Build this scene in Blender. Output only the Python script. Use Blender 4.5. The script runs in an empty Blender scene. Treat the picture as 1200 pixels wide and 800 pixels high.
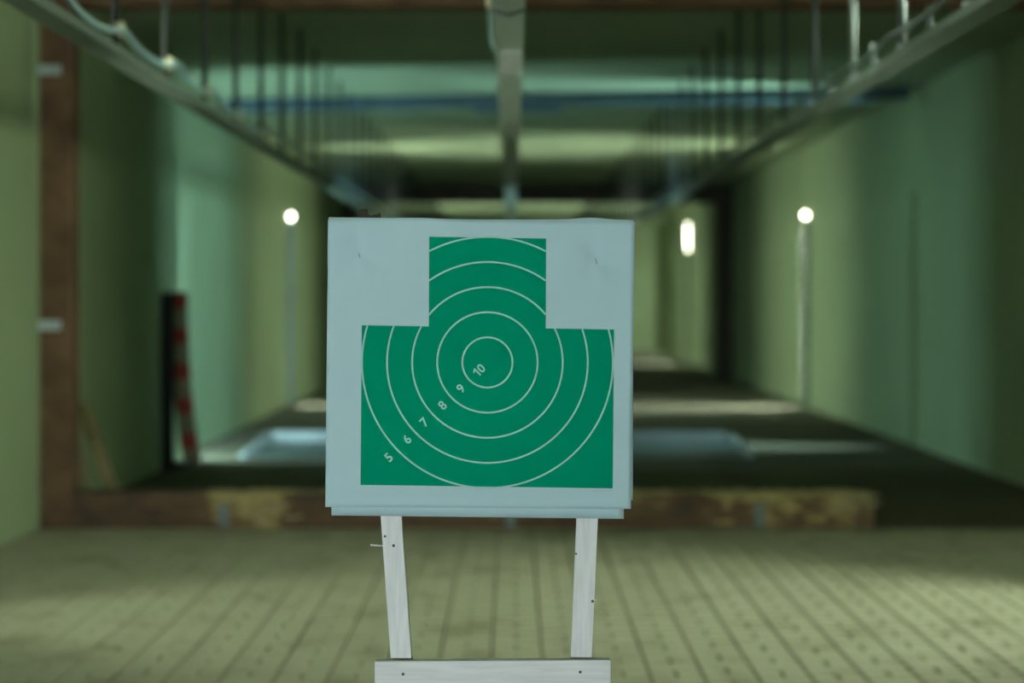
import bpy, bmesh, math, random
from mathutils import Vector, Matrix

random.seed(7)
SC = bpy.context.scene
C = SC.collection
EYE = 1.41            # eye height; the horizon lies at y = 350 px
F = 1666.67           # focal length in pixels of the 1200 px wide frame (50 mm lens)

# ------------------------------------------------------------------ camera, world, exposure
cd = bpy.data.cameras.new('camera'); cam = bpy.data.objects.new('camera', cd); C.objects.link(cam)
cam.location = (0, 0, EYE); cam.rotation_euler = (math.pi / 2, 0, 0)
cd.lens = 50; cd.sensor_width = 36; cd.shift_y = -50 / 1200
cd.clip_start = 0.05; cd.clip_end = 200
cd.dof.use_dof = True; cd.dof.focus_distance = 2.82; cd.dof.aperture_fstop = 1.55
SC.camera = cam
w = bpy.data.worlds.new('world'); SC.world = w; w.use_nodes = True
w.node_tree.nodes['Background'].inputs[0].default_value = (0.02, 0.025, 0.02, 1)
w.node_tree.nodes['Background'].inputs[1].default_value = 1.0
vs = SC.view_settings
vs.view_transform = 'Standard'; vs.look = 'None'; vs.exposure = 0.0; vs.gamma = 1.0; vs.use_curve_mapping = False

# lamp strengths (radiance of the tubes) and tints
NEUTRAL = (0.84, 1.0, 0.96)
FRONT = (0.90, 1.0, 1.16)
COOL = (0.58, 1.0, 1.2)
WARM = (0.86, 1.0, 0.88)
S_CEIL_MID, S_FRONT, S_SIDE = 27.0, 325.0, 3700.0
S_COOL, S_COOL_STEP, S_WARM = 9600.0, 1500.0, 1500.0
S_BULB = 16.0

# ------------------------------------------------------------------ helpers
def px(x, y, d):
    """point on the ray through pixel (x, y) at depth d"""
    return Vector(((x - 600) * d / F, d, EYE + (350 - y) * d / F))

def link(o, parent=None):
    C.objects.link(o)
    if parent is not None: o.parent = parent
    return o

def mesh_of(bm, name='mesh', smooth=False):
    me = bpy.data.meshes.new(name); bm.normal_update(); bm.to_mesh(me); bm.free()
    if smooth:
        for p in me.polygons: p.use_smooth = True
    return me

def obj(name, bm, mat, parent=None, smooth=False, loc=None):
    me = bm if isinstance(bm, bpy.types.Mesh) else mesh_of(bm, name, smooth)
    if mat is not None and not me.materials: me.materials.append(mat)
    o = bpy.data.objects.new(name, me); link(o, parent)
    if loc is not None: o.location = loc
    return o

def empty(name, loc=(0, 0, 0)):
    o = bpy.data.objects.new(name, None); o.empty_display_size = 0.1; o.location = loc; C.objects.link(o)
    return o

def tag(o, label, cat, group=None):
    o['label'] = label; o['category'] = cat
    if group: o['group'] = group
    return o

def struct(o, label=None, cat=None):
    o['kind'] = 'structure'
    if label: o['label'] = label
    if cat: o['category'] = cat
    return o

def box(bm, x0, x1, y0, y1, z0, z1, bev=0.0):
    vs_ = [bm.verts.new((x, y, z)) for x in (x0, x1) for y in (y0, y1) for z in (z0, z1)]
    fs = []
    for q in ((0, 1, 3, 2), (4, 6, 7, 5), (0, 4, 5, 1), (2, 3, 7, 6), (0, 2, 6, 4), (1, 5, 7, 3)):
        fs.append(bm.faces.new([vs_[i] for i in q]))
    if bev > 0:
        es = {e for f in fs for e in f.edges}
        bmesh.ops.bevel(bm, geom=list(es), offset=bev, segments=1, affect='EDGES')
    return vs_

def bx(*a, **k):
    bm = bmesh.new(); box(bm, *a, **k); return bm

def tube(bm, pts, r, n=8, cap=True):
    pts = [Vector(p) for p in pts]; rings = []
    for i, p in enumerate(pts):
        t = (pts[min(i + 1, len(pts) - 1)] - pts[max(i - 1, 0)]).normalized()
        a = Vector((0, 0, 1)) if abs(t.z) < 0.9 else Vector((1, 0, 0))
        u = t.cross(a).normalized(); v = t.cross(u)
        rr = r[i] if isinstance(r, (list, tuple)) else r
        rings.append([bm.verts.new(p + (u * math.cos(k * 2 * math.pi / n) + v * math.sin(k * 2 * math.pi / n)) * rr) for k in range(n)])
    for a, b in zip(rings, rings[1:]):
        for k in range(n): bm.faces.new((a[k], a[(k + 1) % n], b[(k + 1) % n], b[k]))
    if cap:
        bm.faces.new(rings[0][::-1]); bm.faces.new(rings[-1])
    bmesh.ops.recalc_face_normals(bm, faces=bm.faces[:])

def sphere(bm, c, r, n=2, sc=(1, 1, 1)):
    m = Matrix.Translation(c) @ Matrix.Diagonal((sc[0], sc[1], sc[2], 1))
    bmesh.ops.create_icosphere(bm, subdivisions=n, radius=r, matrix=m)

# ------------------------------------------------------------------ materials
def mat(name, col, rough=0.7, metal=0.0, var=0.0, scale=3.0, stretch=(1, 1, 1), bump=0.0, bscale=None, spec=0.3, col2=None, detail=4.0, emis=None, es=0.0, co='Object'):
    m = bpy.data.materials.new(name); m.use_nodes = True
    nt = m.node_tree; N = nt.nodes; L = nt.links
    b = N['Principled BSDF']
    b.inputs['Base Color'].default_value = (*col, 1); b.inputs['Roughness'].default_value = rough
    b.inputs['Metallic'].default_value = metal; b.inputs['Specular IOR Level'].default_value = spec
    if emis:
        b.inputs['Emission Color'].default_value = (*emis, 1); b.inputs['Emission Strength'].default_value = es
    if var > 0 or bump > 0:
        tc = N.new('ShaderNodeTexCoord'); mp = N.new('ShaderNodeMapping'); mp.inputs['Scale'].default_value = stretch
        if co == 'World':
            g = N.new('ShaderNodeNewGeometry'); L.new(g.outputs['Position'], mp.inputs[0])
        else: L.new(tc.outputs[co], mp.inputs[0])
        nz = N.new('ShaderNodeTexNoise'); nz.inputs['Scale'].default_value = scale; nz.inputs['Detail'].default_value = detail
        L.new(mp.outputs[0], nz.inputs['Vector'])
        if var > 0:
            r = N.new('ShaderNodeValToRGB')
            c2 = col2 or tuple(c * (1 - var) for c in col)
            r.color_ramp.elements[0].position = 0.32; r.color_ramp.elements[1].position = 0.68
            r.color_ramp.elements[0].color = (*c2, 1); r.color_ramp.elements[1].color = (*col, 1)
            L.new(nz.outputs['Fac'], r.inputs[0]); L.new(r.outputs[0], b.inputs['Base Color'])
        if bump > 0:
            nb = N.new('ShaderNodeTexNoise'); nb.inputs['Scale'].default_value = bscale or scale * 6; nb.inputs['Detail'].default_value = 6
            L.new(mp.outputs[0], nb.inputs['Vector'])
            bp = N.new('ShaderNodeBump'); bp.inputs['Strength'].default_value = bump; bp.inputs['Distance'].default_value = 0.01
            L.new(nb.outputs['Fac'], bp.inputs['Height']); L.new(bp.outputs[0], b.inputs['Normal'])
    return m

M = {}
M['wall'] = mat('wall_paint', (0.285, 0.36, 0.185), 0.8, var=0.10, scale=1.2, bump=0.15, bscale=20, co='World')
M['ceiling'] = mat('ceiling_paint', (0.29, 0.36, 0.20), 0.85, var=0.12, scale=0.8, bump=0.1, bscale=15, co='World')
M['base'] = mat('joint_sand', (0.08, 0.082, 0.045), 0.95, var=0.3, scale=4, co='World')
M['dark_mat'] = mat('dark_rubber_floor', (0.10, 0.085, 0.043), 0.9, var=0.35, scale=1.5, bump=0.2, bscale=18, co='World')
M['concrete'] = mat('dark_screed', (0.15, 0.145, 0.095), 0.85, var=0.35, scale=1.5, bump=0.2, bscale=18, co='World')
M['timber'] = mat('dark_timber', (0.19, 0.105, 0.052), 0.8, var=0.5, scale=5, stretch=(1, 1, 1), bump=0.4, bscale=30, co='World')
M['timber_far'] = mat('tarred_timber', (0.07, 0.055, 0.035), 0.85, var=0.4, scale=4, co='World')
M['steel'] = mat('galvanised_steel', (0.15, 0.19, 0.14), 0.45, 0.25, var=0.25, scale=4, stretch=(3, 0.6, 3), co='World')
M['steel_bright'] = mat('steel_painted_sheen', (0.46, 0.56, 0.45), 0.35, 0.15, var=0.2, scale=4, stretch=(3, 0.6, 3), co='World')  # middle rail: sheen of its underside lightened into the colour
M['rod'] = mat('threaded_rod', (0.03, 0.035, 0.028), 0.6, 0.2, var=0.3, scale=8)
M['rod_bright'] = mat('zinc_stud_lit_rod', (0.15, 0.18, 0.15), 0.4, 0.6, var=0.2, scale=8)  # studs, and the near rods painted as lit
M['nut'] = mat('zinc_nut', (0.85, 0.9, 0.85), 0.25, 0.3, var=0.1, scale=20)
M['cream'] = mat('cream_plastic', (0.78, 0.68, 0.42), 0.45, var=0.1, scale=10)
M['cable'] = mat('teal_cable', (0.26, 0.40, 0.37), 0.4, var=0.15, scale=4)
M['cable_dark'] = mat('dark_cable', (0.07, 0.10, 0.08), 0.5, var=0.2, scale=4)
M['blue'] = mat('blue_paint', (0.07, 0.12, 0.135), 0.5, var=0.3, scale=3)
M['channel'] = mat('grey_sheet_metal', (0.26, 0.28, 0.24), 0.5, 0.3, var=0.2, scale=5)
M['bracket'] = mat('bracket_steel', (0.55, 0.65, 0.62), 0.35, 0.6, var=0.2, scale=12)
M['strap'] = mat('dull_strap', (0.22, 0.28, 0.27), 0.5, 0.4, var=0.3, scale=12)
M['black'] = mat('shade_gap_black', (0.018, 0.02, 0.015), 0.8, var=0.3, scale=6)  # black put in for the shade behind the striped plank
M['plank'] = mat('grey_green_plank', (0.27, 0.25, 0.14), 0.8, var=0.3, scale=5)
M['palewood'] = mat('old_pale_wood', (0.42, 0.36, 0.20), 0.75, var=0.35, scale=5, stretch=(6, 6, 1))
M['olivewood'] = mat('olive_plank', (0.30, 0.25, 0.11), 0.8, var=0.3, scale=5, stretch=(6, 6, 1))
M['red'] = mat('red_paint', (0.38, 0.045, 0.02), 0.6, var=0.25, scale=12)
M['sheetmetal'] = mat('bluish_sheet', (0.33, 0.355, 0.32), 0.45, 0.2, var=0.35, scale=2.2, bump=0.25, bscale=5)
M['tray_base'] = mat('wet_tray_base', (0.035, 0.055, 0.045), 0.4, 0.0, var=0.35, scale=2.2, bump=0.2, bscale=5)
M['paper'] = mat('bluish_white_paper', (0.49, 0.66, 0.68), 0.75, var=0.03, scale=6, spec=0.2)
M['paper2'] = mat('bluish_white_paper_under', (0.50, 0.67, 0.69), 0.75, var=0.03, scale=6, spec=0.2)
M['print'] = mat('green_print', (0.0005, 0.275, 0.145), 0.9, var=0.05, scale=5, spec=0.0)
M['line'] = mat('unprinted_line', (0.36, 0.66, 0.56), 0.7, var=0.02, scale=5, spec=0.2)
M['micro'] = mat('grey_print', (0.30, 0.42, 0.45), 0.7, var=0.1, scale=50)
M['wood'] = mat('planed_pine', (0.87, 0.85, 0.82), 0.6, var=0.13, scale=14, stretch=(9, 9, 0.7), bump=0.05, bscale=60, detail=3)
M['wood_h'] = mat('planed_pine_rail', (0.87, 0.85, 0.82), 0.6, var=0.13, scale=14, stretch=(0.7, 9, 9), bump=0.05, bscale=60, detail=3)
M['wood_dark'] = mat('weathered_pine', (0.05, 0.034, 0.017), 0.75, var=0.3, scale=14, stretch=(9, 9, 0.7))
M['screw'] = mat('screw_steel', (0.10, 0.13, 0.12), 0.35, 0.8, var=0.2, scale=80)
M['fixture'] = mat('white_enamel', (0.75, 0.77, 0.70), 0.5, var=0.05, scale=4)
M['glow_neutral'] = mat('tube_neutral', (0.8, 0.8, 0.8), emis=NEUTRAL, es=S_CEIL_MID)
M['glow_front'] = mat('tube_front', (0.8, 0.8, 0.8), emis=FRONT, es=S_FRONT)
M['glow_cool'] = mat('tube_cool', (0.8, 0.8, 0.8), emis=COOL, es=S_COOL)
M['glow_step'] = mat('tube_step', (0.8, 0.8, 0.8), emis=COOL, es=S_COOL_STEP)
M['glow_weak'] = mat('tube_side_dim', (0.8, 0.8, 0.8), emis=WARM, es=S_SIDE * 0.17)
M['glow_side'] = mat('tube_side', (0.8, 0.8, 0.8), emis=WARM, es=S_SIDE)
M['glow_warm'] = mat('tube_warm', (0.8, 0.8, 0.8), emis=WARM, es=S_WARM)
M['glow_far'] = mat('tube_far', (0.8, 0.8, 0.8), emis=WARM, es=520.0)
M['bulb'] = mat('bulb_glow', (0.9, 0.9, 0.9), emis=(1.0, 0.98, 0.80), es=S_BULB)

# pavers: colour per cell of the world position, so that every stone differs a little
def paver_mat():
    m = bpy.data.materials.new('concrete_paver'); m.use_nodes = True
    nt = m.node_tree; N = nt.nodes; L = nt.links; b = N['Principled BSDF']
    b.inputs['Roughness'].default_value = 0.8; b.inputs['Specular IOR Level'].default_value = 0.3
    g = N.new('ShaderNodeNewGeometry')
    big = N.new('ShaderNodeTexNoise'); big.inputs['Scale'].default_value = 3.2; big.inputs['Detail'].default_value = 3
    L.new(g.outputs['Position'], big.inputs['Vector'])
    sn = N.new('ShaderNodeVectorMath'); sn.operation = 'SNAP'; sn.inputs[1].default_value = (0.1, 0.1, 10)
    L.new(g.outputs['Position'], sn.inputs[0])
    wn = N.new('ShaderNodeTexWhiteNoise'); L.new(sn.outputs[0], wn.inputs['Vector'])
    mx = N.new('ShaderNodeMath'); mx.operation = 'MULTIPLY_ADD'; mx.inputs[1].default_value = 0.22
    L.new(wn.outputs['Value'], mx.inputs[0]); L.new(big.outputs['Fac'], mx.inputs[2])
    r = N.new('ShaderNodeValToRGB'); e = r.color_ramp.elements
    e[0].position = 0.36; e[0].color = (0.18, 0.17, 0.090, 1); e[1].position = 0.60; e[1].color = (0.265, 0.26, 0.158, 1)
    L.new(mx.outputs[0], r.inputs[0]); L.new(r.outputs[0], b.inputs['Base Color'])
    return m
M['paver'] = paver_mat()

# chewed sill timber: fresh yellow wood where the splinters are, dark stain elsewhere
def sill_mat():
    m = bpy.data.materials.new('chewed_timber'); m.use_nodes = True
    nt = m.node_tree; N = nt.nodes; L = nt.links; b = N['Principled BSDF']
    b.inputs['Roughness'].default_value = 0.85
    at = N.new('ShaderNodeAttribute'); at.attribute_name = 'fresh'
    g = N.new('ShaderNodeNewGeometry'); mp = N.new('ShaderNodeMapping'); mp.inputs['Scale'].default_value = (1, 1.5, 3.0)
    L.new(g.outputs['Position'], mp.inputs[0])
    nz = N.new('ShaderNodeTexNoise'); nz.inputs['Scale'].default_value = 7; nz.inputs['Detail'].default_value = 5
    L.new(mp.outputs[0], nz.inputs['Vector'])
    ad = N.new('ShaderNodeMath'); ad.operation = 'ADD'; L.new(nz.outputs['Fac'], ad.inputs[0]); L.new(at.outputs['Fac'], ad.inputs[1])
    r = N.new('ShaderNodeValToRGB'); e = r.color_ramp.elements
    e[0].position = 0.35; e[0].color = (0.06, 0.036, 0.02, 1); e[1].position = 1.05; e[1].color = (0.46, 0.36, 0.15, 1)
    k = e.new(0.72); k.color = (0.15, 0.085, 0.04, 1)
    k = e.new(0.86); k.color = (0.36, 0.28, 0.11, 1)
    L.new(ad.outputs[0], r.inputs[0]); L.new(r.outputs[0], b.inputs['Base Color'])
    return m
M['sill'] = sill_mat()

# ------------------------------------------------------------------ room shell
XL, XR, CEIL, YB, YF = -2.93, 3.85, 3.41, -3.0, 38.0
FRAME_Y = 8.72
def left_wall():
    bm = bmesh.new()
    prof = [(YB, XL), (FRAME_Y, XL), (FRAME_Y, -2.90), (12.40, -2.90), (12.40, -2.965), (YF, -2.965)]
    lo = [bm.verts.new((x, y, -0.05)) for y, x in prof]; hi = [bm.verts.new((x, y, CEIL + 0.02)) for y, x in prof]
    bl = [bm.verts.new((-3.2, y, -0.05)) for y, x in (prof[0], prof[-1])]; bh = [bm.verts.new((-3.2, y, CEIL + 0.02)) for y, x in (prof[0], prof[-1])]
    for i in range(5): bm.faces.new((lo[i], lo[i + 1], hi[i + 1], hi[i]))
    bm.faces.new((bl[0], bl[1], bh[1], bh[0]))
    bm.faces.new((lo[0], hi[0], bh[0], bl[0])); bm.faces.new((lo[-1], bl[1], bh[1], hi[-1]))
    bm.faces.new([*hi, bh[1], bh[0]]); bm.faces.new([*lo, bl[1], bl[0]])
    bmesh.ops.recalc_face_normals(bm, faces=bm.faces[:])
    return bm
struct(obj('wall_left', left_wall(), M['wall']), 'pale green painted wall of the range on the side of the striped plank', 'wall')
struct(obj('wall_right', bx(XR, XR + 0.2, YB, YF, -0.05, CEIL + 0.02), M['wall']), 'long pale green painted wall opposite the striped plank', 'wall')
struct(obj('wall_far', bx(-3.2, XR + 0.2, YF, YF + 0.2, -0.05, CEIL + 0.02), M['wall']), 'green end wall far down the range', 'wall')
struct(obj('wall_back', bx(-3.2, XR + 0.2, YB - 0.2, YB, -0.05, CEIL + 0.02), M['wall']), 'green wall behind the shooting position', 'wall')
struct(obj('ceiling', bx(-3.2, XR + 0.2, YB - 0.2, YF + 0.2, CEIL, CEIL + 0.2), M['ceiling']), 'low green ceiling above the hanging rails', 'ceiling')

# floor: paving bed at the shooting end, dark screed beyond the timber frame
fbm = bmesh.new(); box(fbm, -3.2, XR + 0.2, YB - 0.2, FRAME_Y + 0.02, -0.15, -0.022)
floor = struct(obj('floor', fbm, M['base']), 'floor of small olive concrete pavers, dark screed beyond the sill', 'floor')
obj('dark_floor', bx(-3.2, XR + 0.2, FRAME_Y + 0.02, 16.4, -0.15, 0.0), M['dark_mat'], floor)['label'] = 'dark floor beyond the timber sill'
obj('screed', bx(-3.2, XR + 0.2, 16.4, YF + 0.2, -0.15, 0.0), M['concrete'], floor)['label'] = 'grey screed floor far down the range'

def paver_bm(bm, cx, cy, sx, sy, dz=0.0):
    g, c = 0.0035, 0.006
    a, b_ = sx / 2 - g, sy / 2 - g
    z1, z2, z0 = 0.0 + dz, -0.006 + dz, -0.024
    T = [bm.verts.new((cx + u * (a - c), cy + v * (b_ - c), z1)) for u, v in ((-1, -1), (1, -1), (1, 1), (-1, 1))]
    S = [bm.verts.new((cx + u * a, cy + v * b_, z2)) for u, v in ((-1, -1), (1, -1), (1, 1), (-1, 1))]
    B = [bm.verts.new((cx + u * a, cy + v * b_, z0)) for u, v in ((-1, -1), (1, -1), (1, 1), (-1, 1))]
    bm.faces.new(T)
    for i in range(4):
        j = (i + 1) % 4
        bm.faces.new((S[i], S[j], T[j], T[i])); bm.faces.new((B[i], B[j], S[j], S[i]))
pav = []
X0 = -0.084 - 0.2 * 15
for ci in range(35):
    xa = X0 + 0.2 * ci
    off = random.choice((0.0, 0.05, 0.1, 0.15))
    y = YB + off
    while y < FRAME_Y - 0.02:
        x0, x1 = max(xa, XL + 0.002), min(xa + 0.2, XR - 0.002)
        if x1 - x0 > 0.03:
            pav.append(((x0 + x1) / 2, y + 0.05, x1 - x0, 0.1))
            if x1 - x0 > 0.15:
                pav.append((x0 + (x1 - x0) / 4, y + 0.15, (x1 - x0) / 2, 0.1)); pav.append((x0 + (x1 - x0) * 0.75, y + 0.15, (x1 - x0) / 2, 0.1))
            else: pav.append(((x0 + x1) / 2, y + 0.15, x1 - x0, 0.1))
        y += 0.2
YE = FRAME_Y + 0.018
pav = [(p[0], p[1] if p[1] + p[3] / 2 <= YE else (p[1] - p[3] / 2 + YE) / 2, p[2], min(p[3], YE - p[1] + p[3] / 2)) for p in pav if p[1] - p[3] / 2 < YE - 0.02]
def in_view(p):
    u = 600 + p[0] * F / p[1] if p[1] > 0.5 else -1; v = 350 + EYE * F / p[1] if p[1] > 0.5 else 9999
    return -5 < u < 1205 and v < 803 and not (440 < u < 714 and v > 780)
vis = sorted([i for i, p in enumerate(pav) if in_view(p)], key=lambda i: -(pav[i][2] * 0.1) / pav[i][1] ** 3)
near = set(vis[:300])
shared = {}
sbm = bmesh.new()
for i, p in enumerate(pav):
    if i in near:
        key = (round(p[2], 3), random.randint(0, 1))
        if key not in shared:
            b = bmesh.new(); paver_bm(b, 0, 0, p[2], p[3], 0.0008 * key[1]); me = mesh_of(b, 'paver'); me.materials.append(M['paver']); shared[key] = me
        o = bpy.data.objects.new('paver', shared[key]); link(o, floor); o.location = (p[0], p[1], 0)
    else: paver_bm(sbm, *p, dz=random.uniform(-0.001, 0.001))
so = obj('paver_field', sbm, M['paver'], floor); so['kind'] = 'stuff'

# ------------------------------------------------------------------ timber frame at the end of the paving
tf = tag(empty('timber_frame', (0, FRAME_Y, 0)), 'dark timber frame with splintered floor sill between paving and range', 'frame')
fy0, fy1 = 0.0, 0.2
def part(name, bm, m, parent, smooth=False): return obj(name, bm, m, parent, smooth)
pl = part('post', bx(-2.9, -2.71, fy0, fy1, 0.0, CEIL - 0.2, bev=0.008), M['timber'], tf)
part('post', bx(3.66, 3.845, fy0, fy1, 0.0, CEIL - 0.2, bev=0.008), M['timber'], tf)
part('top_beam', bx(-2.9, 3.845, fy0, fy1, CEIL - 0.198, CEIL - 0.002, bev=0.008), M['timber'], tf)
for zz in (EYE + (350 - 82) * FRAME_Y / F, EYE + (350 - 381) * FRAME_Y / F):
    br = bmesh.new()
    box(br, -2.905, -2.765, -0.008, 0.0, zz - 0.03, zz + 0.03, bev=0.002)
    for dx in (0.03, 0.10): sphere(br, (-2.905 + dx, -0.009, zz), 0.008, 1, (1, 0.5, 1))
    part('bracket', br, M['bracket'], tf)
# sill: grid block with chewed upper edge
def chew(x):
    c = 0.0
    for x0, x1, a in ((-1.92, -1.33, 1.0), (-1.0, 0.2, 0.45), (0.5, 1.05, 0.55), (1.13, 2.30, 0.95)):
        if x0 < x < x1: c = max(c, a * min(1.0, (x - x0) / 0.12, (x1 - x) / 0.1))
    return c
bm = bmesh.new(); fl = bm.verts.layers.float.new('fresh')
sx0, sx1, nx, nzs, nys = -2.705, 2.22, 240, 8, 6
grid = []
rnd = random.Random(3)
ring = [(0.0, k / nzs) for k in range(nzs + 1)] + [(k / nys, 1.0) for k in range(1, nys + 1)] + [(1.0, 0.0)]
prevn = 0
for i in range(nx + 1):
    x = sx0 + (sx1 - sx0) * i / nx; c = chew(x); row = []
    prevn = 0.6 * prevn + 0.4 * rnd.uniform(-1, 1)
    for (v, t) in ring:
        y, z = v * 0.2, t * 0.215
        edge = max(0, 1 - abs(v) * 1.6) * t ** 3
        j = rnd.uniform(0, 1)
        if t > 0.15:
            y += c * (0.014 * j * t) * (1 - v)
            z += c * (t ** 3) * (0.018 * prevn + 0.012 * (j - 0.5)) - c * edge * 0.022 * j
        vt = bm.verts.new((x, y, max(0, z)))
        vt[fl] = c * (0.20 + 0.22 * t + 0.18 * prevn + (0.15 if v > 0 else 0)) + (0.22 if (v > 0 and x > -2.0) else 0)
        row.append(vt)
    grid.append(row)
for a, b in zip(grid, grid[1:]):
    for k in range(len(ring) - 1): bm.faces.new((a[k], b[k], b[k + 1], a[k + 1]))
bm.faces.new(grid[0][::-1]); bm.faces.new(grid[-1])
bmesh.ops.recalc_face_normals(bm, faces=bm.faces[:])
sill = part('sill', bm, M['sill'], tf)
for cx in ((262 - 600) * FRAME_Y / F, (890 - 600) * FRAME_Y / F, (598 - 600) * FRAME_Y / F):
    sb = bmesh.new(); box(sb, cx - 0.028, cx + 0.028, -0.005, 0.0, 0.01, 0.15, bev=0.0015)
    sphere(sb, (cx, -0.006, 0.05), 0.007, 1); sphere(sb, (cx, -0.006, 0.12), 0.007, 1)
    part('metal_strap', sb, M['strap'], sill)
# splinters standing up from the chewed stretches
for k in range(26):
    x = rnd.choice([rnd.uniform(-1.85, -1.36), rnd.uniform(1.2, 2.2)])
    s = bmesh.new(); l = rnd.uniform(0.06, 0.16); y = rnd.uniform(-0.004, 0.03); z = rnd.uniform(0.05, 0.225)
    tube(s, [(x, y, z), (x + l * 0.5, y - 0.01, z + rnd.uniform(-0.008, 0.012)), (x + l, y - 0.006, z + rnd.uniform(-0.012, 0.018))], [0.009, 0.011, 0.003], 5)
    part('splinter', s, M['palewood'], sill)

# second frame far down the range
tf2 = tag(empty('timber_frame', (0, 24.7, 0)), 'black timber portal far down the range behind the target', 'frame')
part('post', bx(3.57, 3.845, 0, 0.26, 0, CEIL - 0.33, bev=0.01), M['timber_far'], tf2)
part('post', bx(-2.96, -2.68, 0, 0.26, 0, CEIL - 0.33, bev=0.01), M['timber_far'], tf2)
part('top_beam', bx(-2.96, 3.845, 0, 0.26, CEIL - 0.328, CEIL - 0.002, bev=0.01), M['timber_far'], tf2)

# ------------------------------------------------------------------ overhead rails
RB = 2.362                 # underside of the rails
def channel_bm(x, w_, h, y0, y1):
    """inverted strut channel: floor plate, two sides, inturned lips on top"""
    bm = bmesh.new(); t = 0.004
    box(bm, x - w_ / 2, x + w_ / 2, y0, y1, 0, t)
    box(bm, x - w_ / 2, x - w_ / 2 + t, y0, y1, t, h); box(bm, x + w_ / 2 - t, x + w_ / 2, y0, y1, t, h)
    box(bm, x - w_ / 2 + t, x - w_ / 2 + 0.02, y0, y1, h - t, h); box(bm, x + w_ / 2 - 0.02, x + w_ / 2 - t, y0, y1, h - t, h)
    return bm
def shared_mesh(bm, m, smooth=False, name='mesh'):
    me = mesh_of(bm, name, smooth); me.materials.append(m); return me
def rod_mesh(m):
    bm = bmesh.new(); tube(bm, [(0, 0, 0.004), (0, 0, CEIL - RB - 0.001)], 0.016, 8)
    return shared_mesh(bm, m, True, 'hanger_rod')
ROD, ROD_LIT = rod_mesh(M['rod']), rod_mesh(M['rod_bright'])
b = bmesh.new(); bmesh.ops.create_cone(b, cap_ends=True, segments=6, radius1=0.02, radius2=0.02, depth=0.022, matrix=Matrix.Translation((0, 0, 0.048)))
NUT = shared_mesh(b, M['nut'], name='nut')
b = bmesh.new(); tube(b, [(0, 0, 0.02), (0, 0, 0.135)], 0.011, 7); STUD = shared_mesh(b, M['rod_bright'], True, 'stud')
b = bmesh.new(); sphere(b, (0, 0, 0), 0.011, 1, (1, 1, 0.6)); BOLT = shared_mesh(b, M['nut'], name='bolt')
b = bmesh.new(); box(b, -0.017, 0.017, -0.02, 0.02, -0.028, 0.028, bev=0.008); CLIP = shared_mesh(b, M['cream'], name='cable_clip')
def put(name, me, loc, parent):
    o = bpy.data.objects.new(name, me); link(o, parent); o.location = loc; return o
RY0, RY1 = -2.6, 37.7
rails = {}
for key, x, w_, label in (('l', -1.58, 0.10, 'galvanised ceiling rail carrying the teal cable, over the striped plank side'),
                          ('c', -0.012, 0.108, 'galvanised ceiling rail along the middle, straight above the target'),
                          ('r', 1.575, 0.10, 'galvanised ceiling rail with short studs, on the side without cream clips')):
    r = tag(empty('overhead_rail', (x, 0, RB)), label, 'rail', 'overhead rails hung from the ceiling'); rails[key] = r
    part('channel', channel_bm(0, w_, 0.036, RY0, RY1), M['steel_bright' if key == 'c' else 'steel'], r)
    xo = 0.0 if key != 'r' else -0.02
    for k in range(-8, 40):
        y = 5.67 + 0.82 * k
        if key == 'c': y += 0.5
        if y < RY0 + 0.1 or y > RY1 - 0.1: continue
        h = put('hanger_rod', ROD_LIT if (key == 'r' and y < 6.8) else ROD, (xo, y, 0), r)  # near rods lighter: the room lamp's light is put into their colour
        n = bpy.data.objects.new('nut', NUT); link(n, h)
        if key == 'r' and y < 16: put('stud', STUD, (-0.035, y + 0.40, 0), r)
        if key == 'l' and y < 10: put('bolt', BOLT, (-0.05, y - 0.15, 0.01), r); put('bolt', BOLT, (-0.05, y - 0.5, 0.01), r)
        if key == 'l' and 3.5 < y < 9.3: put('cable_clip', CLIP, (0.032, y - 0.05, 0.115 - 0.006 * (y - 5.67)), r)
# bright plate painting the highlight, clamp and dangling lead under the middle rail
rc = rails['c']
jp = bmesh.new(); box(jp, -0.03, 0.045, 5.5, 6.0, -0.006, 0.0, bev=0.001)
part('highlight_plate', jp, M['nut'], rc)
cl = bmesh.new(); tube(cl, [(-0.062, 4.62, 0.03), (-0.064, 4.8, 0.0), (-0.066, 5.1, -0.012), (-0.06, 5.4, 0.0), (-0.05, 5.5, 0.01)], 0.007, 6)
part('lead', cl, M['cable'], rc, True)
cp = bmesh.new(); box(cp, -0.075, -0.052, 4.60, 4.68, 0.0, 0.05, bev=0.006); part('cable_clip', cp, M['cream'], rc)
for yy in (4.35, 4.75):
    ch = bmesh.new()
    box(ch, -0.056, 0.0, yy, yy + 0.03, -0.004, 0.0); box(ch, 0.0, 0.056, yy, yy + 0.03, -0.004, 0.0)
    for v in ch.verts: v.co.y += -abs(v.co.x) * 1.6
    part('strap', ch, M['cable_dark'], rc)

# cables along the two side rails
def cable(name, x, z, r, m, sag, label, y0, y1, ph=0.0):
    pts = []; y = y0
    while y <= y1:
        t = ((y - 5.62) / 0.82) % 1.0
        pts.append((x + 0.012 * math.sin(y * 2.1), y, z - sag * 4 * t * (1 - t) * (1 if y < 9 else 0.4))); y += 0.0683
    b = bmesh.new(); tube(b, pts, r, 7)
    return tag(obj(name, b, m, smooth=True), label, 'cable')
cable('cable', -1.525, RB + 0.112, 0.014, M['cable'], 0.055, 'teal cable sagging between cream clips on a ceiling rail', -2.4, 37.0)
cable('cable', 1.50, RB + 0.085, 0.011, M['cable_dark'], 0.02, 'dark thin cable strung between the studs of a ceiling rail', -2.4, 37.0)

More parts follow.
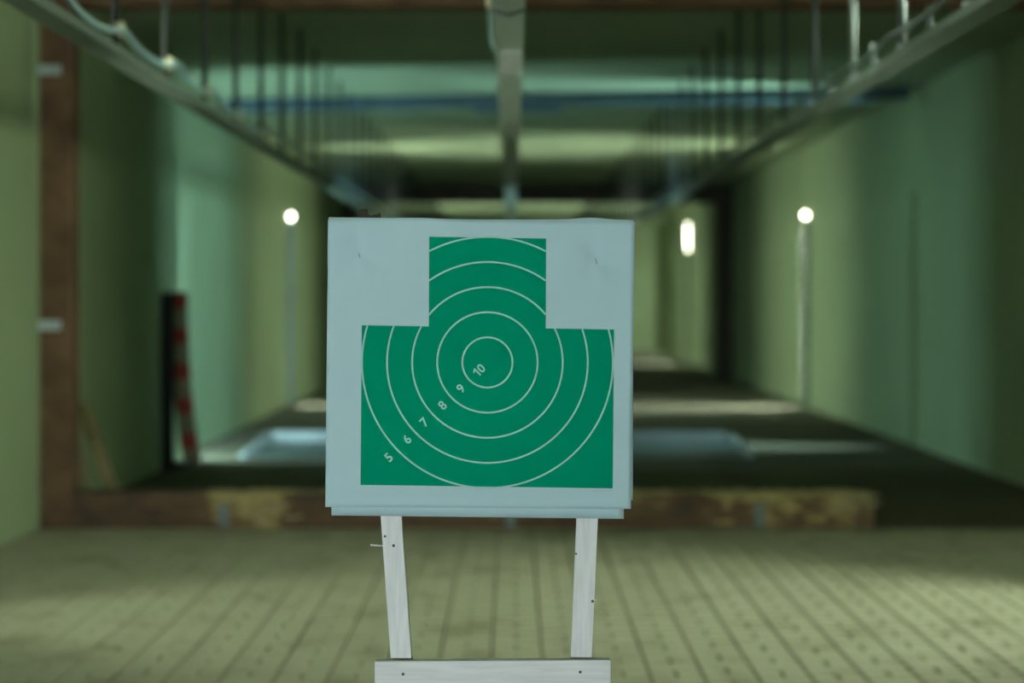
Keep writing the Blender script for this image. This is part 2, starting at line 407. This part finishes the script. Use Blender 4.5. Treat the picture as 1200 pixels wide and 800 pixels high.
# ------------------------------------------------------------------ blue beam under the ceiling
bb = tag(empty('ceiling_beam', (0, 13.9, CEIL)), 'dark blue steel beam across the ceiling with deeper middle plate', 'beam')
ang = math.atan2(13.4 - 14.35, 3.8 + 2.96); bb.rotation_euler = (0, 0, ang)
part('flange', bx(-2.9, 3.78, -0.06, 0.06, -0.125, -0.004, bev=0.006), M['blue'], bb)
part('middle_plate', bx(-0.36, 0.50, -0.085, -0.0605, -0.19, -0.02, bev=0.004), M['blue'], bb)

# ------------------------------------------------------------------ wall lamps: tall tubes behind grey sheet-metal channels
def wall_lamp(side, y, glow, front, back, gap, label, h=2.42, bulb=None, xw=None, r=0.013, cm='channel', t0=0.12):
    """side +1: fixed to the right wall and shining to the left. Local x points away from the wall."""
    xw = xw if xw is not None else (XR if side > 0 else -2.965)
    o = tag(empty('wall_lamp', (xw, y, 0)), label, 'lamp', 'shielded lamps along the range walls')
    if side > 0: o.rotation_euler = (0, 0, math.pi); f = -1
    else: f = 1
    # in local space: camera side is -y for the left wall, +y for the right wall
    c = bmesh.new()
    box(c, 0.001, 0.006, -gap, gap, 0.02, h)
    ya, yb = (-gap - 0.004, -gap)
    if f < 0: ya, yb = (gap, gap + 0.004)
    box(c, 0.001, front, ya, yb, 0.02, h)
    if back > 0:
        ya2, yb2 = (gap, gap + 0.004) if f > 0 else (-gap - 0.004, -gap)
        box(c, 0.001, back, ya2, yb2, 0.02, h)
    part('channel', c, M[cm], o)
    t = bmesh.new(); tube(t, [(0.008 + r, 0, t0), (0.008 + r, 0, h - 0.06)], r, 8); part('tube', t, glow, o, True)
    e = bmesh.new()
    q = min(0.015, gap * 0.8); d_ = min(0.04, front)
    box(e, 0.0065, d_, -q, q, t0 - 0.05, t0, bev=0.002); box(e, 0.0065, d_, -q, q, h - 0.06, h - 0.02, bev=0.002)
    part('lamp_socket', e, M['fixture'], o)
    if bulb == 'ball':
        s = bmesh.new(); box(s, 0.02, 0.07, -0.02, 0.02, h, h + 0.04, bev=0.004); part('bulb_holder', s, M['fixture'], o)
        s = bmesh.new(); sphere(s, (0.045, 0, h + 0.075), 0.028, 3, (1, 1, 1.3)); part('bulb', s, M['bulb'], o, True)
    if bulb == 'tube':
        s = bmesh.new(); box(s, 0.02, 0.07, -0.02, 0.02, h, h + 0.04, bev=0.004); part('bulb_holder', s, M['fixture'], o)
        s = bmesh.new(); tube(s, [(0.045, 0, h + 0.04), (0.045, 0, h + 0.06), (0.045, 0, h + 0.58), (0.045, 0, h + 0.61)], [0.010, 0.015, 0.015, 0.010], 10); part('bulb', s, M['bulb'], o, True)
    return o
wall_lamp(-1, 12.411, M['glow_step'], 0.066, 0.0, 0.0055, 'grey shielded lamp hidden in the wall step behind the striped plank', r=0.004)
wall_lamp(1, 13.55, M['glow_cool'], 0.047, 0.040, 0.0075, 'slim green lamp channel on the wall near the end of the blue ceiling beam', r=0.0035, cm='wall', t0=1.3)
wall_lamp(1, 6.3, M['glow_side'], 0.075, 0.078, 0.03, 'grey lamp channel on the long wall beside the paving', r=0.01, t0=1.7)
wall_lamp(-1, 6.3, M['glow_weak'], 0.075, 0.078, 0.03, 'grey lamp channel beside the paving on the side of the frame post brackets', r=0.01, xw=XL, t0=1.3)
wall_lamp(1, 34.6, M['glow_far'], 0.05, 0.0, 0.02, 'slim green lamp channel close to the far end wall', r=0.008, cm='wall')
wall_lamp(-1, 18.8, M['glow_warm'], 0.085, 0.075, 0.026, 'grey lamp channel topped by a bare bulb, beside the target sheet', bulb='ball', r=0.009)
wall_lamp(1, 18.45, M['glow_warm'], 0.085, 0.075, 0.026, 'grey lamp channel topped by a bare bulb, alone on the long wall', bulb='ball', r=0.009)
wall_lamp(1, 30.8, M['glow_warm'], 0.085, 0.075, 0.026, 'distant lamp with an upright white tube on top, beyond the black portal', bulb='tube', r=0.009)
wall_lamp(-1, 30.8, M['glow_warm'], 0.085, 0.075, 0.026, 'distant lamp beyond the black portal, hidden behind the target', bulb='tube', r=0.009)

# ------------------------------------------------------------------ ceiling lamps over the shooting end (out of frame)
def ceiling_lamp(x, y, z, L_, glow, label, skirt=0.20, wid=0.12):
    o = tag(empty('ceiling_lamp', (x, y, z)), label, 'lamp', 'ceiling lamps over the paving')
    c = bmesh.new()
    box(c, -L_ / 2, L_ / 2, -wid, wid, 0.04, 0.06)
    box(c, -L_ / 2, L_ / 2, -wid - 0.004, -wid, -skirt, 0.06); box(c, -L_ / 2, L_ / 2, wid, wid + 0.004, -skirt, 0.06)
    part('reflector', c, M['fixture'], o)
    for s in (-0.05, 0.05):
        t = bmesh.new(); tube(t, [(-L_ / 2 + 0.03, s, 0.01), (L_ / 2 - 0.03, s, 0.01)], 0.018, 8); part('tube', t, glow, o, True)
    for s in (-1, 1):
        t = bmesh.new(); tube(t, [(s * L_ * 0.35, 0, 0.06), (s * L_ * 0.35, 0, CEIL - z - 0.001)], 0.006, 6); part('hanger', t, M['rod'], o)
    return o
ceiling_lamp(-1.9, 6.1, 3.02, 1.5, M['glow_neutral'], 'ceiling lamp over the paving on the side of the striped plank')
ceiling_lamp(0.75, 6.1, 3.02, 1.5, M['glow_neutral'], 'ceiling lamp over the paving near the middle rail')
ceiling_lamp(2.75, 6.1, 3.02, 1.5, M['glow_neutral'], 'ceiling lamp over the paving by the long wall')
bl = tag(empty('wall_lamp', (-1.7, YB, 0.95)), 'long twin-tube lamp on the wall behind the shooting position', 'lamp')
c = bmesh.new(); box(c, -0.8, 0.8, 0.001, 0.05, -0.14, 0.14, bev=0.006); part('housing', c, M['fixture'], bl)
for q in (-0.07, 0.07):
    t = bmesh.new(); tube(t, [(-0.76, 0.08, q), (0.76, 0.08, q)], 0.025, 10); part('tube', t, M['glow_front'], bl, True)
    t = bmesh.new(); box(t, -0.8, -0.755, 0.05, 0.11, q - 0.03, q + 0.03, bev=0.004); box(t, 0.755, 0.8, 0.05, 0.11, q - 0.03, q + 0.03, bev=0.004); part('lamp_socket', t, M['fixture'], bl)

# ------------------------------------------------------------------ things lying and leaning in the range
# shallow metal tray on the floor
ty0, ty1, tx0, tx1 = 12.5, 13.95, -2.36, 2.10
tr = tag(empty('metal_tray', (0, ty0, 0)), 'wide shallow bluish metal tray lying on the dark floor', 'tray')
def crumple(bm, n=1.0, seed=5):
    rn = random.Random(seed)
    bmesh.ops.subdivide_edges(bm, edges=[e for e in bm.edges if e.calc_length() > 0.5], cuts=14, use_grid_fill=True)
    for v in bm.verts: v.co += Vector((0, rn.uniform(-1, 1) * 0.008 * n, rn.uniform(-1, 1) * 0.006 * n * (1 if v.co.z > 0.03 else 0)))
    return bm
L_ = ty1 - ty0
bt = bmesh.new(); n1, n2 = 40, 10; rows = []
for i in range(n1 + 1):
    rows.append([bt.verts.new((tx0 + (tx1 - tx0) * i / n1, L_ * j / n2, 0.006 + 0.008 * abs(math.sin(1.7 * i) * math.sin(2.1 * j + i)))) for j in range(n2 + 1)])
for a, b in zip(rows, rows[1:]):
    for j in range(n2): bt.faces.new((a[j], b[j], b[j + 1], a[j + 1]))
part('base', bt, M['tray_base'], tr, True)
part('side', crumple(bx(tx0, tx1, L_, L_ + 0.012, 0.012, 0.105)), M['sheetmetal'], tr)
part('side', crumple(bx(tx0, tx1, -0.012, 0.0, 0.008, 0.024), 0.3, 6), M['sheetmetal'], tr)
for sx, xx in ((0, tx0), (1, tx1)):
    p_ = bmesh.new()
    q = [(xx - 0.006, 0, 0.0), (xx + 0.006, 0, 0.0), (xx + 0.006, L_, 0.0), (xx - 0.006, L_, 0.0)]
    lo = [p_.verts.new((a, b, 0.01)) for a, b, c in q]; hi = [p_.verts.new((a + (-0.05 if sx == 0 else 0.05), b, 0.028 + 0.075 * b / L_)) for a, b, c in q]
    p_.faces.new(lo); p_.faces.new(hi)
    for k in range(4): p_.faces.new((lo[k], lo[(k + 1) % 4], hi[(k + 1) % 4], hi[k]))
    bmesh.ops.recalc_face_normals(p_, faces=p_.faces[:]); part('side', p_, M['sheetmetal'], tr)
for xx in (tx0, tx1):
    p_ = bmesh.new(); sphere(p_, (xx, 0.02, 0.026), 0.024, 2, (1.2, 1, 0.8)); part('corner_knob', p_, M['bracket'], tr, True)

# striped bent plank leaning on the wall
sp = tag(empty('striped_plank', (-2.76, 12.03, 0)), 'bent grey plank with red patches leaning against the wall', 'plank')
def bend(t):   # t in 0..1 from the foot upward, local x, z
    return Vector((-0.118 * (1 - (1 - t) ** 2.2) + 0.012, 0, 1.47 * t))
bm = bmesh.new(); seg = 16; th = 0.022; hw = 0.075; rings = []
for k in range(seg + 1):
    t = k / seg; p = bend(t)
    rings.append([bm.verts.new((p.x + a, b_, p.z)) for a, b_ in ((-hw, 0), (hw, 0), (hw, th), (-hw, th))])
for a, b in zip(rings, rings[1:]):
    for k in range(4): bm.faces.new((a[k], a[(k + 1) % 4], b[(k + 1) % 4], b[k]))
bm.faces.new(rings[0]); bm.faces.new(rings[-1][::-1]); bmesh.ops.recalc_face_normals(bm, faces=bm.faces[:])
# keep the plank clear of the wall by standing it a little out
plk = part('board', bm, M['plank'], sp); sp.location.x = -2.713
for k in range(5):
    t = (0.19 + 0.297 * k) / 1.47; p = bend(t)
    r_ = bmesh.new(); q = bend(min(1, t + 0.055)); q0 = bend(t - 0.035)
    v = [r_.verts.new((c.x + s * 0.066, d, c.z)) for d in (-0.004, -0.0005) for c in (q0, q) for s in (-1, 1)]
    for f in ((0, 1, 3, 2), (4, 6, 7, 5), (0, 4, 5, 1), (2, 3, 7, 6), (0, 2, 6, 4), (1, 5, 7, 3)): r_.faces.new([v[i] for i in f])
    part('red_patch', r_, M['red'], sp)
# black panel in front of it, painting the shaded gap between plank and wall
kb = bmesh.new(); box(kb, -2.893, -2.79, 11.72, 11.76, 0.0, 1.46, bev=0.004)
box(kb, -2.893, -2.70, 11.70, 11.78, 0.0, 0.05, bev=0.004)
tag(obj('shade_panel', kb, M['black']), 'narrow black board standing in for the shaded gap behind the red-patched plank', 'board')
# planks leaning beside the frame post
def leaner(name, a, b_, w_, th, m, label):
    a, b_ = Vector(a), Vector(b_); d = b_ - a; t = d.normalized()
    n = Vector((0, 1, 0)); s = t.cross(n).normalized()
    bm = bmesh.new(); vv = []
    for p in (a, b_):
        for u, v in ((-1, -1), (1, -1), (1, 1), (-1, 1)): vv.append(bm.verts.new(p + s * u * th / 2 + n * v * w_ / 2))
    for f in ((0, 1, 2, 3), (7, 6, 5, 4), (0, 4, 5, 1), (1, 5, 6, 2), (2, 6, 7, 3), (3, 7, 4, 0)): bm.faces.new([vv[i] for i in f])
    bmesh.ops.recalc_face_normals(bm, faces=bm.faces[:])
    bmesh.ops.bevel(bm, geom=bm.edges[:], offset=0.003, segments=1, affect='EDGES')
    return tag(obj(name, bm, m), label, 'plank')
leaner('wooden_plank', (-2.60, 9.42, 0.015), (-2.845, 9.42, 0.72), 0.12, 0.06, M['olivewood'], 'olive plank leaning on the wall behind the frame post')
leaner('wooden_plank', (-2.725, 9.2, 0.012), (-2.83, 9.2, 0.62), 0.08, 0.035, M['palewood'], 'short pale plank tucked between frame post and olive plank')

# ------------------------------------------------------------------ target stand
D = F / 592.0                # depth of the front sheet; 592 px per metre there
K = D / F
st = tag(empty('target_stand', (0, D, 0)), 'pale planed pine stand holding the paper target', 'stand')
def S(x, y): return ((x - 600) * K, EYE + (350 - y) * K)
def prism(poly, y0, y1, bev=0.0):
    bm = bmesh.new(); A = [bm.verts.new((p[0], y0, p[1])) for p in poly]; B = [bm.verts.new((p[0], y1, p[1])) for p in poly]
    n = len(poly)
    bm.faces.new(A); bm.faces.new(B[::-1])
    for i in range(n): bm.faces.new((A[i], B[i], B[(i + 1) % n], A[(i + 1) % n]))
    bmesh.ops.recalc_face_normals(bm, faces=bm.faces[:])
    if bev: bmesh.ops.bevel(bm, geom=bm.edges[:], offset=bev, segments=1, affect='EDGES')
    return bm
PF, PB = 0.018, 0.038        # front and back of the uprights, measured behind the front sheet
lp = [S(457, 773.5), S(481.5, 773.5), S(469.3, 605), S(445.3, 268), S(421, 268), S(445, 605)]
lu = part('upright', prism(lp, PF, PB), M['wood'], st)
part('broken_end', prism([S(421, 267.9), S(445.3, 267.9), S(444.3, 251), S(443.8, 248.5), S(440.5, 250.2), S(437, 250.6), S(434, 252), S(431, 250.7), S(428.9, 251), S(428.3, 243.8), S(420, 244.2), S(420.2, 250)], PF, PB), M['wood_dark'], lu)
rp = [S(669.5, 772.5), S(694, 772.5), S(701.5, 605), S(713, 262), S(690, 262), S(676.5, 605)]
ru = part('upright', prism(rp, PF, PB), M['wood'], st)
part('leg', prism([S(486, 1180), S(508.5, 1180), S(475, 700), S(453, 700)], PB + 0.0005, PB + 0.024), M['wood_dark'], st)
part('leg', prism([S(653.5, 1180), S(676, 1180), S(695.8, 700), S(674, 700)], PB + 0.0005, PB + 0.024), M['wood_dark'], st)
part('cross_rail', prism([S(438, 817), S(716.5, 817), S(716.5, 776), S(438, 777.5)], PF, PB, 0.0012), M['wood_h'], st)
for cx in (496, 665.5):
    x, _ = S(cx, 0); part('foot', bx(x - 0.025, x + 0.025, -0.26, 0.30, 0.0, 0.045, bev=0.003), M['wood_dark'], st)
for ch in st.children:       # legs end on the feet
    if ch.name.startswith('leg'):
        for v in ch.data.vertices:
            if v.co.z < 0.1: v.co.z = 0.045
def screw(x, y, parent, r=1.8):
    a, z = S(x, y); b = bmesh.new()
    sphere(b, (a, PF, z), r * K, 2, (1, 0.55, 1)); return part('screw', b, M['screw'], parent, True)
screw(450.2, 630, lu, 1.5); screw(460.3, 641, lu); screw(675.6, 650.5, ru, 1.3); screw(695, 706.5, ru)
cr = [c for c in st.children if c.name.startswith('cross_rail')][0]
screw(471.5, 792.5, cr); screw(680.5, 790, cr)
b = bmesh.new(); a0, z0 = S(432.6, 640.8); a1, z1 = S(448, 642.3)
tube(b, [(a0, PF + 0.006, z0), ((a0 + a1) / 2, PF + 0.008, (z0 + z1) / 2), (a1, PF + 0.01, z1)], [0.0016, 0.0015, 0.0012], 6)
part('splinter', b, M['wood'], lu)
b = bmesh.new(); a0, z0 = S(694, 706.4); a1, z1 = S(699.2, 705.6); tube(b, [(a0, PF + 0.006, z0), (a1, PF + 0.006, z1)], 0.0012, 6); part('splinter', b, M['wood'], ru)

# ------------------------------------------------------------------ paper sheets and the printed figure
TILT = math.radians(0.72)
cx0, cz0 = S(570, 424.5)
def U(x, y): return ((x - 570) * K, (424.5 - y) * K)      # pixel to local sheet coordinates
s1, s2 = U(421, 300), U(699, 306)
def dent(u, v):
    """depth of the front sheet: puckers at the two staples, slack folds, a lifted lower edge"""
    d = 0.0
    for (a, b_), amp in ((s1, 0.006), (s2, 0.008)):
        r = math.hypot(u - a, v - b_); th = math.atan2(v - b_, u - a)
        d += amp * math.exp(-(r / 0.035) ** 1.2) + 0.0034 * math.exp(-(r / 0.07) ** 2) * math.cos(3 * th + 0.8) * min(1, r / 0.02)
    s = (u - s1[0]) * 0.62 + (v - s1[1]) * -0.78          # soft diagonal fold at the first corner
    d += 0.004 * math.exp(-(s / 0.028) ** 2) * (1 / (1 + math.exp(-(v - 0.10) / 0.03))) * (1 / (1 + math.exp((u + 0.14) / 0.03)))
    f2 = U(640, 262); d += 0.0022 * math.exp(-(((u - f2[0]) / 0.03) ** 2 + ((v - f2[1]) / 0.010) ** 2))
    d -= 0.0015 * math.exp(-((v + 0.283) / 0.010) ** 2)
    return d
def sheet(name, corners, depth, m, f, label, cat='paper', n=72, top=None):
    """corners TL TR BR BL in pixels"""
    c = [Vector((*U(*p), 0)) for p in corners]; bm = bmesh.new(); g = []
    for j in range(n + 1):
        row = []
        for i in range(n + 1):
            a, b_ = i / n, j / n
            p = (c[0] * (1 - a) + c[1] * a) * (1 - b_) + (c[3] * (1 - a) + c[2] * a) * b_
            dz = top(a) * K * (1 - b_) ** 6 if top else 0
            row.append(bm.verts.new((p.x, f(p.x, p.y), p.y + dz)))
        g.append(row)
    for j in range(n):
        for i in range(n): bm.faces.new((g[j][i], g[j + 1][i], g[j + 1][i + 1], g[j][i + 1]))
    o = obj(name, bm, m, smooth=True); o.location = (cx0, D + depth, cz0)
    md = o.modifiers.new('thickness', 'SOLIDIFY'); md.thickness = 0.0003; md.offset = -1
    return tag(o, label, cat)
# corners measured straight in the photograph, so the small turn is already in them
tgt = sheet('paper_target', [(384.3, 257.6), (744, 259.6), (739.2, 596), (381.2, 593.6)], 0.0, M['paper'], dent,
            'front paper target sheet with green stepped figure and scoring rings', 'target', top=lambda a: 3.2 * math.exp(-((a - 0.27) / 0.16) ** 2))
sheet('paper_sheet', [(385, 254.5), (742.5, 257.5), (741.6, 586), (384, 585)], 0.0016, M['paper2'], dent,
      'second sheet showing as a sliver past the top and side of the target', 'paper', n=40,
      top=lambda a: 2.4 * math.exp(-((a - 0.86) / 0.055) ** 2) - 1.0 * math.exp(-((a - 0.5) / 0.2) ** 2))
sheet('paper_sheet', [(388.5, 262), (732, 262), (731.2, 608), (388.2, 604)], 0.0032, M['paper2'], dent,
      'rear sheet hanging below the lower edge of the target', 'paper', n=30)
def rot(u, v): return (u * math.cos(-TILT) - v * math.sin(-TILT), u * math.sin(-TILT) + v * math.cos(-TILT))
# green figure: a grid cut to the stepped outline
figp = [U(503, 277.3), U(640, 279.4), U(639.6, 384.4), U(719.6, 386), U(718, 572), U(422.5, 568), U(424, 381), U(502.6, 382.3)]
def inside(u, v, poly=figp):
    c = False; n = len(poly)
    for i in range(n):
        (x1, y1), (x2, y2) = poly[i], poly[i - 1]
        if (y1 > v) != (y2 > v) and u < (x2 - x1) * (v - y1) / (y2 - y1) + x1: c = not c
    return c
bm = bmesh.new()
fv = [bm.verts.new((u, 0, v)) for u, v in figp]
def lerp(a, b_, t): return a + (b_ - a) * t
def quadgrid(bm, q, n, off):
    g = []
    for j in range(n + 1):
        row = []
        for i in range(n + 1):
            a, b_ = i / n, j / n
            u = lerp(lerp(q[0][0], q[1][0], a), lerp(q[3][0], q[2][0], a), b_); v = lerp(lerp(q[0][1], q[1][1], a), lerp(q[3][1], q[2][1], a), b_)
            row.append(bm.verts.new((u, dent(u, v) - off, v)))
        g.append(row)
    for j in range(n):
        for i in range(n): bm.faces.new((g[j][i], g[j + 1][i], g[j + 1][i + 1], g[j][i + 1]))
bm.free(); bm = bmesh.new()
quadgrid(bm, [figp[0], figp[1], (figp[2][0], figp[2][1] - 0.004), (figp[7][0], figp[7][1] - 0.004)], 24, 0.00036)
quadgrid(bm, [figp[6], figp[3], figp[4], figp[5]], 40, 0.0004)
fig = obj('printed_figure', bm, M['print'], tgt, True); fig['label'] = 'green stepped figure printed on the sheet'
for k in range(1, 6):
    ox = 1.2 * K; r = 29.4 * k * K; hw_ = 1.05 * K; bm = bmesh.new(); n = 300 + 300 * k; prev = None
    for i in range(n + 1):
        a = 2 * math.pi * i / n
        pin = [(ox + math.cos(a) * q, math.sin(a) * q) for q in (r - hw_, r + hw_)]
        mid = (ox + math.cos(a) * r, math.sin(a) * r)
        if inside(*mid) or k == 5 and (abs(mid[0]) < 0.06 or abs(mid[1]) < 0.055):
            cur = [bm.verts.new((u, dent(u, v) - 0.0008, v)) for u, v in pin]
            if prev: bm.faces.new((prev[0], prev[1], cur[1], cur[0]))
            prev = cur
        else: prev = None
    obj('scoring_ring', bm, M['line'], fig)
for txt, x, y in (('10', 561.5, 433.5), ('9', 540, 455), ('8', 518.5, 474.7), ('7', 497.3, 494.3), ('6', 477, 514.5), ('5', 455.5, 535.7)):
    cu = bpy.data.curves.new('numeral', 'FONT'); cu.body = txt; cu.size = 15.0 * K; cu.align_x = 'CENTER'; cu.align_y = 'CENTER'; cu.resolution_u = 3; cu.offset = 0.0005
    to = bpy.data.objects.new('numeral_text', cu); C.objects.link(to)
    dg = bpy.context.evaluated_depsgraph_get(); me = bpy.data.meshes.new_from_object(to.evaluated_get(dg)); bpy.data.objects.remove(to)
    if txt == '10':      # a figure one with its flag, set before the nought
        zx = [v.co.x for v in me.vertices]; zy = [v.co.y for v in me.vertices]; mid_x = (min(zx) + max(zx)) / 2
        bz = bmesh.new(); bz.from_mesh(me)
        bmesh.ops.delete(bz, geom=[v for v in bz.verts if v.co.x < mid_x - 0.16 * (max(zx) - min(zx))], context='VERTS')
        y0, y1 = min(zy), max(zy); hh = y1 - y0; xr = min(v.co.x for v in bz.verts) - 0.14 * hh; sw = 0.16 * hh
        one = [(xr - sw, y0), (xr, y0), (xr, y1), (xr - 0.8 * sw, y1), (xr - 0.42 * hh, y1 - 0.24 * hh), (xr - 0.42 * hh, y1 - 0.40 * hh), (xr - sw, y1 - 0.22 * hh)]
        bz.faces.new([bz.verts.new((a, b_, 0)) for a, b_ in one]); bz.to_mesh(me); bz.free()
    u0, v0 = U(x, y); ca, sa = math.cos(math.radians(45)), math.sin(math.radians(45))
    xs = [v.co.x for v in me.vertices]; ys = [v.co.y for v in me.vertices]; mx, my = (min(xs) + max(xs)) / 2, (min(ys) + max(ys)) / 2
    for v in me.vertices:
        a, b_ = v.co.x - mx, v.co.y - my
        u, vv = u0 + a * ca - b_ * sa, v0 + a * sa + b_ * ca
        v.co = (u, dent(u, vv) - 0.0008, vv)
    me.materials.clear(); me.materials.append(M['line'])
    obj('numeral', me, None, fig)
# faint line of minute print below the figure and the two staples
bm = bmesh.new()
for k in range(12):
    u, v = U(693.5 + 2.1 * k, 574.6 + 0.02 * k); box(bm, u - 0.0009, u + 0.0009, dent(u, v) - 0.0006, dent(u, v) - 0.0004, v - 0.0006, v + 0.0006)
obj('fine_print', bm, M['micro'], tgt)
for (a, b_), c in ((s1, 1), (s2, 1)):
    bm = bmesh.new(); y = dent(a, b_) - 0.001
    tube(bm, [(a - 0.002, y, b_ + 0.006), (a, y - 0.0003, b_), (a + 0.0016, y, b_ - 0.005)], 0.0006, 5); obj('staple', bm, M['screw'], tgt)
